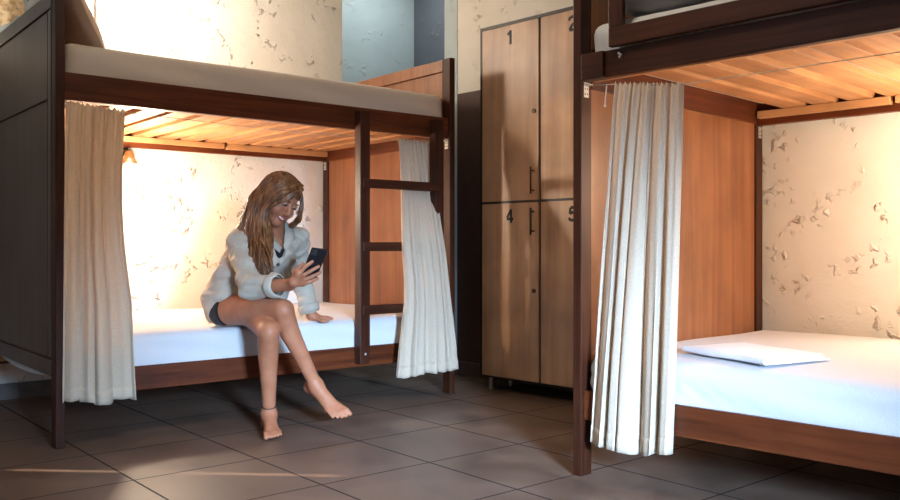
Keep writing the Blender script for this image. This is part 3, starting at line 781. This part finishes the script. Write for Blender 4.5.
for (x0, y0), (x1, y1), (x2, y2) in (((298.5, 273.5), (305.5, 266.5), (312.3, 261.5)), ((300, 277), (309.5, 271.5), (318.5, 266.5)), ((301.5, 280.5), (311.5, 276.8), (320, 272.5)), ((302.5, 283.5), (311, 281.5), (317.5, 278.5))):
    p0, p1, p2 = on_phone(x0, y0, -.018), on_phone(x1, y1, -.019), on_phone(x2, y2, -.0125)
    ar.rc(p0, p1, .0105, .0088, .004); ar.rc(p1, p2, .0088, .0075, .003)
th = on_phone(296, 270.5, .006); ar.rc(pm, th, .015, .0105, .008); ar.rc(th, on_phone(303.5, 264, .0135), .0105, .008, .004)
body.union(ar, kmap(body, RSH, .03, .003, .12, .2))
person = sdf_obj('person', body, SKIN); person.location = PO
tag(person, 'barefoot woman with long auburn hair sitting cross-legged on the lower bunk, looking at a phone', 'person')

# clothes
shorts = Field((.48, .52, .40), (1.0, .92, .72), .005)
shorts.ell((.757, .722, .550), (.140, .112, .098), .03)
for a, b in ((RHI, RKN), (LHI, LKN)):
    shorts.rc(a, a * .80 + b * .20, .083, .081, .02)
X, Y, Z = shorts.grid(); shorts.D = np.maximum(shorts.D, (.655 - Y + .0 * Z)).astype(np.float32); shorts.D = np.maximum(shorts.D, Z - .66).astype(np.float32); shorts.D = np.maximum(shorts.D, .452 - Z).astype(np.float32)
sdf_obj('shorts', shorts, DARKC, person)
cam_ = Field((.6, .46, .6), (1.1, .85, .95), .004); torso(cam_, .006)
X, Y, Z = cam_.grid(); cam_.D = np.maximum(cam_.D, Z - .800 - .5 * (X - .86) ** 2).astype(np.float32)
cam_.rc((.80, .548, .79), (.79, .60, .878), .008, .008, .004); cam_.rc((.90, .548, .80), (.935, .60, .892), .008, .008, .004)
sdf_obj('camisole', cam_, DARKC, person, 1)
sh = Field((.46, .28, .44), (1.24, .98, .98), .004)
sh_l = Field((.46, .28, .44), (1.24, .98, .98), .004)
torso(sh, .017, .05)
sh.rc((.73, .635, .820), (.975, .635, .843), .060, .058, .05)
sh_l.ell((.755, .742, .555), (.164, .125, .150), .03); sh_l.ell((.770, .706, .650), (.142, .110, .120), .05)
X, Y, Z = sh_l.grid()
sh_l.D = np.maximum(sh_l.D, -((Y - .640) + (Z - .580) * .95 + .25 * (X - .64))).astype(np.float32)
sh_l.D = np.maximum(sh_l.D, .460 - Z).astype(np.float32)
sh.D = np.maximum(sh.D, -((Y - .640) + (Z - .580) * .95 + .25 * (X - .64))).astype(np.float32); sh.D = np.maximum(sh.D, .460 - Z).astype(np.float32)
sh_l.ell((.872, .645, .655), (.112, .088, .135), .04)
sh.union(sh_l, .03)
CUFR = REL * .42 + RWR * .58; CUFL = LEL * .22 + LWR * .78
slv = Field((.46, .28, .44), (1.24, .98, .98), .004); slv.chain([RSH, REL, CUFR], [.051, .052, .046], .03)
slv2 = Field((.46, .28, .44), (1.24, .98, .98), .004); slv2.chain([LSH, LEL, CUFL], [.047, .049, .043], .03)
sh.union(slv, kmap(sh, RSH, .05, .012, .1, .2)); sh.union(slv2, kmap(sh, LSH, .05, .012, .1, .2))
fold = (np.sin(X * 46 + Z * 34 + 2.2 * np.sin(Y * 19 + Z * 11)) * .0034 + np.sin(X * 21 - Z * 70 + 2.0 * np.sin(X * 17 + Y * 23)) * .0036 + np.sin(Y * 58 + X * 31 + 1.5 * np.sin(Z * 29)) * .0028)
fold = np.clip(fold, -.008, .0025) + np.sin(X * 120 + Z * 60 + 3 * np.sin(Y * 40 + Z * 55)) * .0009
sh.D = (sh.D + fold).astype(np.float32)
sh.rc((.868, .580, .960), (.850, .492, .745), .066, .012, .006, cut=True)
shirt = sdf_obj('shirt', sh, SHIRT, person, 1)
def coil(name, a, b, r0, r1, mat, w=.006, par=None):     # rolled cuff: a thick turned band around the sleeve end
    ax = nz(np.array(b) - a); u = nz(np.cross(ax, (0, .3, 1))); v = np.cross(ax, u); prof = [(0, r0 - w), (-.001, r0), (.25, r0 + .004), (.8, r1 + .003), (1.0, r1), (1.01, r1 - w)]
    vs = []; n = 28; L = np.linalg.norm(np.array(b) - a)
    for t, r in prof:
        for k in range(n):
            th_ = 2 * PI * k / n; rr = r * (1 + .05 * math.sin(3 * th_ + 1) + .02 * math.sin(7 * th_)); vs.append(a + ax * t * L + (u * math.cos(th_) + v * math.sin(th_)) * rr - PO)
    fs = [(j * n + k, j * n + (k + 1) % n, (j + 1) * n + (k + 1) % n, (j + 1) * n + k) for j in range(len(prof) - 1) for k in range(n)]
    return MB().add(vs, fs).build(name, mat, par, smooth=True)
coil('cuff', CUFR * .9 + REL * .1, CUFR * .72 + RWR * .28, .054, .050, SHIRT, par=shirt)
coil('cuff', CUFL * .9 + LEL * .1, CUFL * .40 + LWR * .60, .051, .047, SHIRT, par=shirt)
def strip(name, pts, wv, mat, par, thick=.003):          # a flat band of cloth laid along a path; wv gives its half-width vectors
    vs = []; fs = []
    for p, w_ in zip(pts, wv):
        p = np.array(p) - PO; w_ = np.array(w_); vs += [p - w_, p + w_]
    for i in range(len(pts) - 1): fs.append((2 * i, 2 * i + 1, 2 * i + 3, 2 * i + 2))
    o = MB().add(vs, fs).build(name, mat, par, smooth=True); t = o.modifiers.new('thickness', 'SOLIDIFY'); t.thickness = thick; t.offset = 0; return o
col = [(.852, .500, .795), (.806, .530, .850), (.790, .580, .905), (.815, .640, .925), (.866, .668, .930), (.918, .642, .935), (.944, .585, .918), (.920, .535, .865), (.872, .500, .800)]
strip('collar', col, [(.006, .002, .012), (.022, .008, .016), (.022, .004, .014), (.012, .012, .014), (.0, .018, .015), (-.012, .012, .014), (-.022, .004, .014), (-.022, .008, .016), (-.006, .002, .012)], SHIRT, shirt)
for px, py in ((278, 264.5),):
    d = FW + RT * (px - 450) / FPX - np.array([0, 0, 1]) * (py - HY) / FPX
    # step along the view line to the cloth
    t = 3.5
    while t < 4.3:
        q = np.round((CA + d * t - sh.lo) / sh.h).astype(int)
        if (q >= 0).all() and (q < sh.n).all() and sh.D[tuple(q)] < .001: break
        t += .002
    if t < 4.29: MB().sphere(CA + d * t - PO, (.0085, .006, .0085), 10, 6).build('button', plain('button_horn', (.03, .026, .024), .4), shirt, smooth=True)
# anklet on the planted foot
an = LAN + (LKN - LAN) * .10; pts = []
ax = nz(LKN - LAN); u = nz(np.cross(ax, (1, 0, 0))); v = np.cross(ax, u)
MB().tube([an + (u * math.cos(2 * PI * k / 24) + v * math.sin(2 * PI * k / 24)) * .0305 - PO for k in range(25)], .0022, 6, cap=False).build('anklet', plain('anklet_cord', (.06, .02, .015), .7), person, smooth=True)
nk = [H(.040 - .0, .0, -.13), (.812, .545, .865), (.842, .515, .832), (.866, .506, .824), (.890, .520, .842), (.915, .555, .880)]
MB().tube([np.array(p) - PO for p in nk[1:]], .0011, 6).build('necklace', plain('necklace_metal', (.35, .22, .12), .3, .8), person, smooth=True)
# face
RM = Matrix([[hs[i], hf[i], hu[i]] for i in range(3)])
for sg in (1, -1):
    MB().sphere(H(.030 * sg, .0795, .003) - PO, (.0125, .0118, .0100), 16, 10, RM).build('eye', plain('eye_white', (.62, .56, .52), .25), person, smooth=True)
    MB().sphere(H(.030 * sg, .0890, -.0030) - PO, (.0056, .0030, .0050), 12, 8, RM).build('iris', plain('iris_brown', (.03, .018, .012), .2), person, smooth=True)
    up = [H(.030 * sg + .015 * q, .0925 - .006 * q * q, -.0020 - .004 * abs(q) ** 2 + .003 * (1 - q * q)) - PO for q in np.linspace(-1, 1, 9)]
    MB().tube(up, [.0008, .0016, .002, .0023, .0024, .0023, .002, .0016, .0008], 6).build('eyelashes', plain('lash_brown', (.025, .012, .008), .6), person, smooth=True)
    br = [H(.030 * sg + .018 * q, .0925 - .010 * max(0, q * sg) ** 2, .022 - .005 * (q * sg) ** 2) - PO for q in np.linspace(-1, 1, 9)]
    MB().tube(br, [.001, .002, .0028, .003, .003, .0028, .0024, .0018, .001], 6).build('eyebrow', plain('brow_brown', (.13, .06, .03), .7), person, smooth=True)
q9 = np.linspace(-1, 1, 11)
lipo = lambda up, o: [H(.027 * q, .0885 - .020 * q * q + o, -.0640 + .010 * q * q + up * (1 - q * q)) - PO for q in q9]
lr = [.0012 + .0032 * (1 - q * q) for q in q9]
lp = MB().tube(lipo(.0035, .001), lr, 8).tube(lipo(-.0085, .0), [q * 1.15 for q in lr], 8).build('lips', LIP, person, smooth=True)
MB().tube(lipo(-.0022, -.0015), [.001 + .0042 * (1 - q * q) for q in q9], 8).build('teeth', plain('teeth_white', (.8, .76, .70), .3), person, smooth=True)

# hair: a fitted cap under many separate locks
hc = Field(HC - np.array([.2, .2, .45]), HC + np.array([.2, .25, .16]), .005)
hc.ell(H(0, -.016, .028), (.082, .098, .088), .02, HR)
X, Y, Z = hc.grid()
fq = (X - HC[0]) * hf[0] + (Y - HC[1]) * hf[1] + (Z - HC[2]) * hf[2]; uq = (X - HC[0]) * hu[0] + (Y - HC[1]) * hu[1] + (Z - HC[2]) * hu[2]; sq = (X - HC[0]) * hs[0] + (Y - HC[1]) * hs[1] + (Z - HC[2]) * hs[2]
hc.D = np.maximum(hc.D, np.minimum(fq - .030 + .35 * np.minimum(0, uq - .06), .0) * 0 + (fq - .045 - .55 * np.maximum(uq - .045, 0) * 1.6)).astype(np.float32)
hc.chain([H(.050, -.035, -.02), H(.056, -.03, -.11), PD(256, 234, 3.97), PD(257, 252, 3.90)], [.026, .026, .028, .018], .03)
hc.chain([H(-.055, -.05, -.02), H(-.05, -.055, -.10), PD(284, 236, 4.13)], [.028, .03, .03], .03)
Vh, Fh = hc.mesh(); Vh = hc.relax(Vh, Fh, 2) - PO
hb = MB(); hb.add(Vh.tolist(), Fh.tolist())
def spline(P, n):
    P = [np.array(p, float) for p in P]; P = [2 * P[0] - P[1]] + P + [2 * P[-1] - P[-2]]; out = []
    m = len(P) - 3
    for i in range(n):
        t = i / (n - 1) * m; k = min(int(t), m - 1); t -= k; a, b, c, d = P[k:k + 4]
        out.append(.5 * ((2 * b) + (c - a) * t + (2 * a - 5 * b + 4 * c - d) * t * t + (3 * b - a - 3 * c + d) * t ** 3))
    return out
hr = random.Random(11)
def lock(P, r0, seed, wave=.015, n=24):
    pts = spline(P, n); ph = hr.random() * 6.28; out = []
    for i, p in enumerate(pts):
        t = i / (n - 1); a = wave * t * t
        out.append(p + RT * a * math.sin(9 * t + ph) + FW * a * .6 * math.cos(8 * t + ph * 1.7) - PO)
    hb.tube(out, [r0 * (.75 + .5 * min(1, i / 5)) * (1 - .75 * max(0, (i / (n - 1) - .55) / .45) ** 1.5) for i in range(n)], 5)
for i in range(330):
    a = hr.random(); q = hr.random()
    # roots along the parting and crown, swept to her right
    s0 = -.034 + .012 * hr.uniform(-1, 1) + .085 * hr.random() ** 2.2; f0 = .078 - .165 * q
    u0 = .028 + .0885 * math.sqrt(max(0.02, 1 - (s0 / .083) ** 2 - ((f0 + .016) / .099) ** 2))
    root = H(s0, f0, u0)
    front = max(0, 1 - q * 3.2)
    j = lambda x: hr.uniform(-x, x)
    p1 = H(.052 + .010 * (1 - front) + j(.004), f0 * .80 + .016 * front, .062 - .012 * front + j(.006))
    p2 = H(.082 + j(.006), .050 * (1 - q) - .060 * q + .012 * front, -.005 + j(.012))
    p3 = H(.080 + .012 * a + j(.006), .052 * (1 - q) - .065 * q + .006 * front, -.088 + j(.012))
    e = hr.random()
    x3 = 263 * (1 - q) + 239 * q + j(4); x4 = 267 * (1 - q) + 244 * q + j(5); y4 = 285 - 26 * e * e - 6 * q
    p4 = PD(x3, 236 + j(3), 3.87 + .10 * q - .03 * a); p5 = PD(x4 - 2, 256 + j(3), 3.80 + .13 * q - .03 * a); p6 = PD(x4, y4 + 2, 3.765 + .15 * q - .02 * a)
    if y4 < 262: P = [root, p1, p2, p3, p4, p5]
    else: P = [root, p1, p2, p3, p4, p5, p6]
    lock(P, .0034 + .0016 * hr.random(), i)
for i in range(70):                          # fringe swept across the forehead to her right
    j = lambda x: hr.uniform(-x, x); q = hr.random()
    P = [H(-.026 + j(.008), .060 + .014 * q, .098 - .010 * q), H(.004 + .012 * (1 - q) + j(.004), .092 - .004 * (1 - q), .064 + .016 * (1 - q)), H(.036 + .008 * (1 - q) + j(.004), .0915 - .008 * (1 - q), .026 + .014 * (1 - q)), H(.062 + j(.003), .069 - .006 * (1 - q), -.014 + j(.006)), H(.073 + j(.004), .050 + j(.006), -.080 + j(.008)), PD(268 + j(4), 234 + j(3), 3.86), PD(266 + j(5), 256 + j(4), 3.80), PD(265 + j(7), 272 + j(6), 3.77)]
    lock(P, .0030 + .0014 * hr.random(), i)
for i in range(46):                          # lock that frames the far cheek
    j = lambda x: hr.uniform(-x, x); q = hr.random()
    P = [H(-.034 + j(.008), .050 - .05 * q, .106 + .002 * q), H(-.058 + j(.003), .028 - .02 * q, .078 + j(.004)), PD(301.5 + j(1.2), 200 + j(2), 3.985 + .02 * q), PD(300.5 + j(1.5), 212 + j(2), 3.985 + .02 * q), PD(297.5 + j(2), 221 + j(2), 4.0 + .02 * q), PD(289 + j(3), 228 + j(2), 4.06), PD(283 + j(4), 236 + j(3), 4.14)]
    lock(P, .0026 + .0012 * hr.random(), i, .005)
for i in range(130):
    q = hr.random(); j = lambda x: hr.uniform(-x, x)
    s0 = -.034 + j(.010); f0 = .074 - .165 * q
    u0 = .028 + .0885 * math.sqrt(max(0.02, 1 - (s0 / .083) ** 2 - ((f0 + .016) / .099) ** 2))
    front = max(0, 1 - q * 3.5)
    P = [H(s0, f0, u0), H(-.058 + j(.003), f0 * .60, .062 + j(.005)), H(-.077 + j(.003), .020 * (1 - q) - .06 * q, -.006 + j(.008)), H(-.077 + j(.005), .030 * (1 - q) - .06 * q, -.082 + j(.010)), H(-.055 - .02 * q + j(.008), .012 - .07 * q, -.125 + j(.015)), PD(287 + j(5), 240 + j(5), 4.14)]
    lock(P, .0032 + .0014 * hr.random(), i, .004)
hb.build('hair', HAIR, person, smooth=True)

# phone in her hand
pb = MB(); pw, phh, pt = .036, .075, .0043
pb.rbox(-pw, pw, -phh, phh, -pt, pt, .0042, 6, 8, 2)
phone = pb.build('phone', plain('phone_glass_black', (.012, .012, .014), .2), None, smooth=True)
phone.matrix_world = Matrix(((ph_r[0], ph_u[0], ph_n[0], ph_c[0]), (ph_r[1], ph_u[1], ph_n[1], ph_c[1]), (ph_r[2], ph_u[2], ph_n[2], ph_c[2]), (0, 0, 0, 1)))
tag(phone, 'black smartphone held up in the woman\'s right hand', 'phone')
MB().box(-pw + .003, pw - .003, -phh + .004, phh - .004, pt, pt + .0004).build('screen', emit('screen_glow', (.75, .85, 1), .6), phone)
cb_ = MB().rbox(.008, .032, .040, .070, -pt - .0016, -pt + .001, .0012, 2, 2, 2).build('camera_bump', plain('camera_housing', (.02, .02, .022), .3), phone)
for x, y in ((.015, .063), (.015, .048), (.026, .056)):
    MB().tube([(x, y, -pt - .0012), (x, y, -pt - .0024)], .0045, 14).build('lens', plain('lens_ring', (.05, .05, .055), .15), cb_)


# ---------------------------------------------------------------- lights
def point(loc, col, w, r=.03):
    l = bpy.data.lights.new('lamp', 'POINT'); l.color = col; l.energy = w; l.shadow_soft_size = r
    o = bpy.data.objects.new('lamp_light', l); COL.objects.link(o); o.location = loc; return o
def area(loc, tgt, col, w, sx, sy, spread=180):
    l = bpy.data.lights.new('unseen_area_light', 'AREA'); l.shape = 'RECTANGLE'; l.size = sx; l.size_y = sy; l.color = col; l.energy = w; l.spread = math.radians(spread)
    o = bpy.data.objects.new('unseen_area_light', l); COL.objects.link(o); o.location = loc
    o.rotation_euler = (Vector(tgt) - Vector(loc)).to_track_quat('-Z', 'Y').to_euler(); return o
WARM = (1, .80, .58)
point(loc2w(LO, LA_, (.64, .84, 1.12)), WARM, 54, .05)
point(loc2w(LO, LA_, (.74, .90, 2.28)), (1, .86, .70), 50, .10)
point(loc2w(RO, RA_, (1.14, .95, 1.12)), WARM, 47, .05)
area((-.62, -4.3, 1.15), (1.10, -.28, -.20), (.46, .69, 1.0), 46, .5, .5, 42)
area((-2.9, -.6, 1.9), (0, .6, 1.2), (.55, .76, 1.0), 11, .9, 1.2)  # added cool fill from the left, no window there
area((2.9, 2.3, 3.15), (2.9, 2.4, 0), (.90, .96, 1.0), 17, .5, .5)  # unseen light added to brighten the passage walls
sl = bpy.data.lights.new('sun', 'SUN'); sl.energy = 17; sl.angle = math.radians(.5); sl.color = (1, .86, .68)
so = bpy.data.objects.new('sun', sl); COL.objects.link(so); so.rotation_euler = Vector((SUN[0], SUN[1], SUN[2])).to_track_quat('-Z', 'Y').to_euler()
area((.3, -1.1, 2.66), (.3, -1.1, 0), (1, .84, .64), 16, .5, .5)  # warm overhead fill added to lift the room, no lamp there
w = bpy.data.worlds.new('room_air'); SC.world = w; w.use_nodes = True
w.node_tree.nodes['Background'].inputs[0].default_value = (.6, .75, 1, 1); w.node_tree.nodes['Background'].inputs[1].default_value = .015

# ---------------------------------------------------------------- camera
cd = bpy.data.cameras.new('camera'); cam = bpy.data.objects.new('camera', cd); COL.objects.link(cam)
cd.sensor_width = 36; cd.lens = FPX / 900 * 36; cd.shift_y = -(250 - HY) / 900; cd.clip_start = .02
cam.location = CAM; cam.rotation_euler = (PI / 2, 0, YAW - PI / 2)
SC.camera = cam
vs_ = SC.view_settings
vs_.view_transform = 'Standard'; vs_.look = 'None'; vs_.gamma = 1; vs_.use_curve_mapping = False; vs_.exposure = 0.0
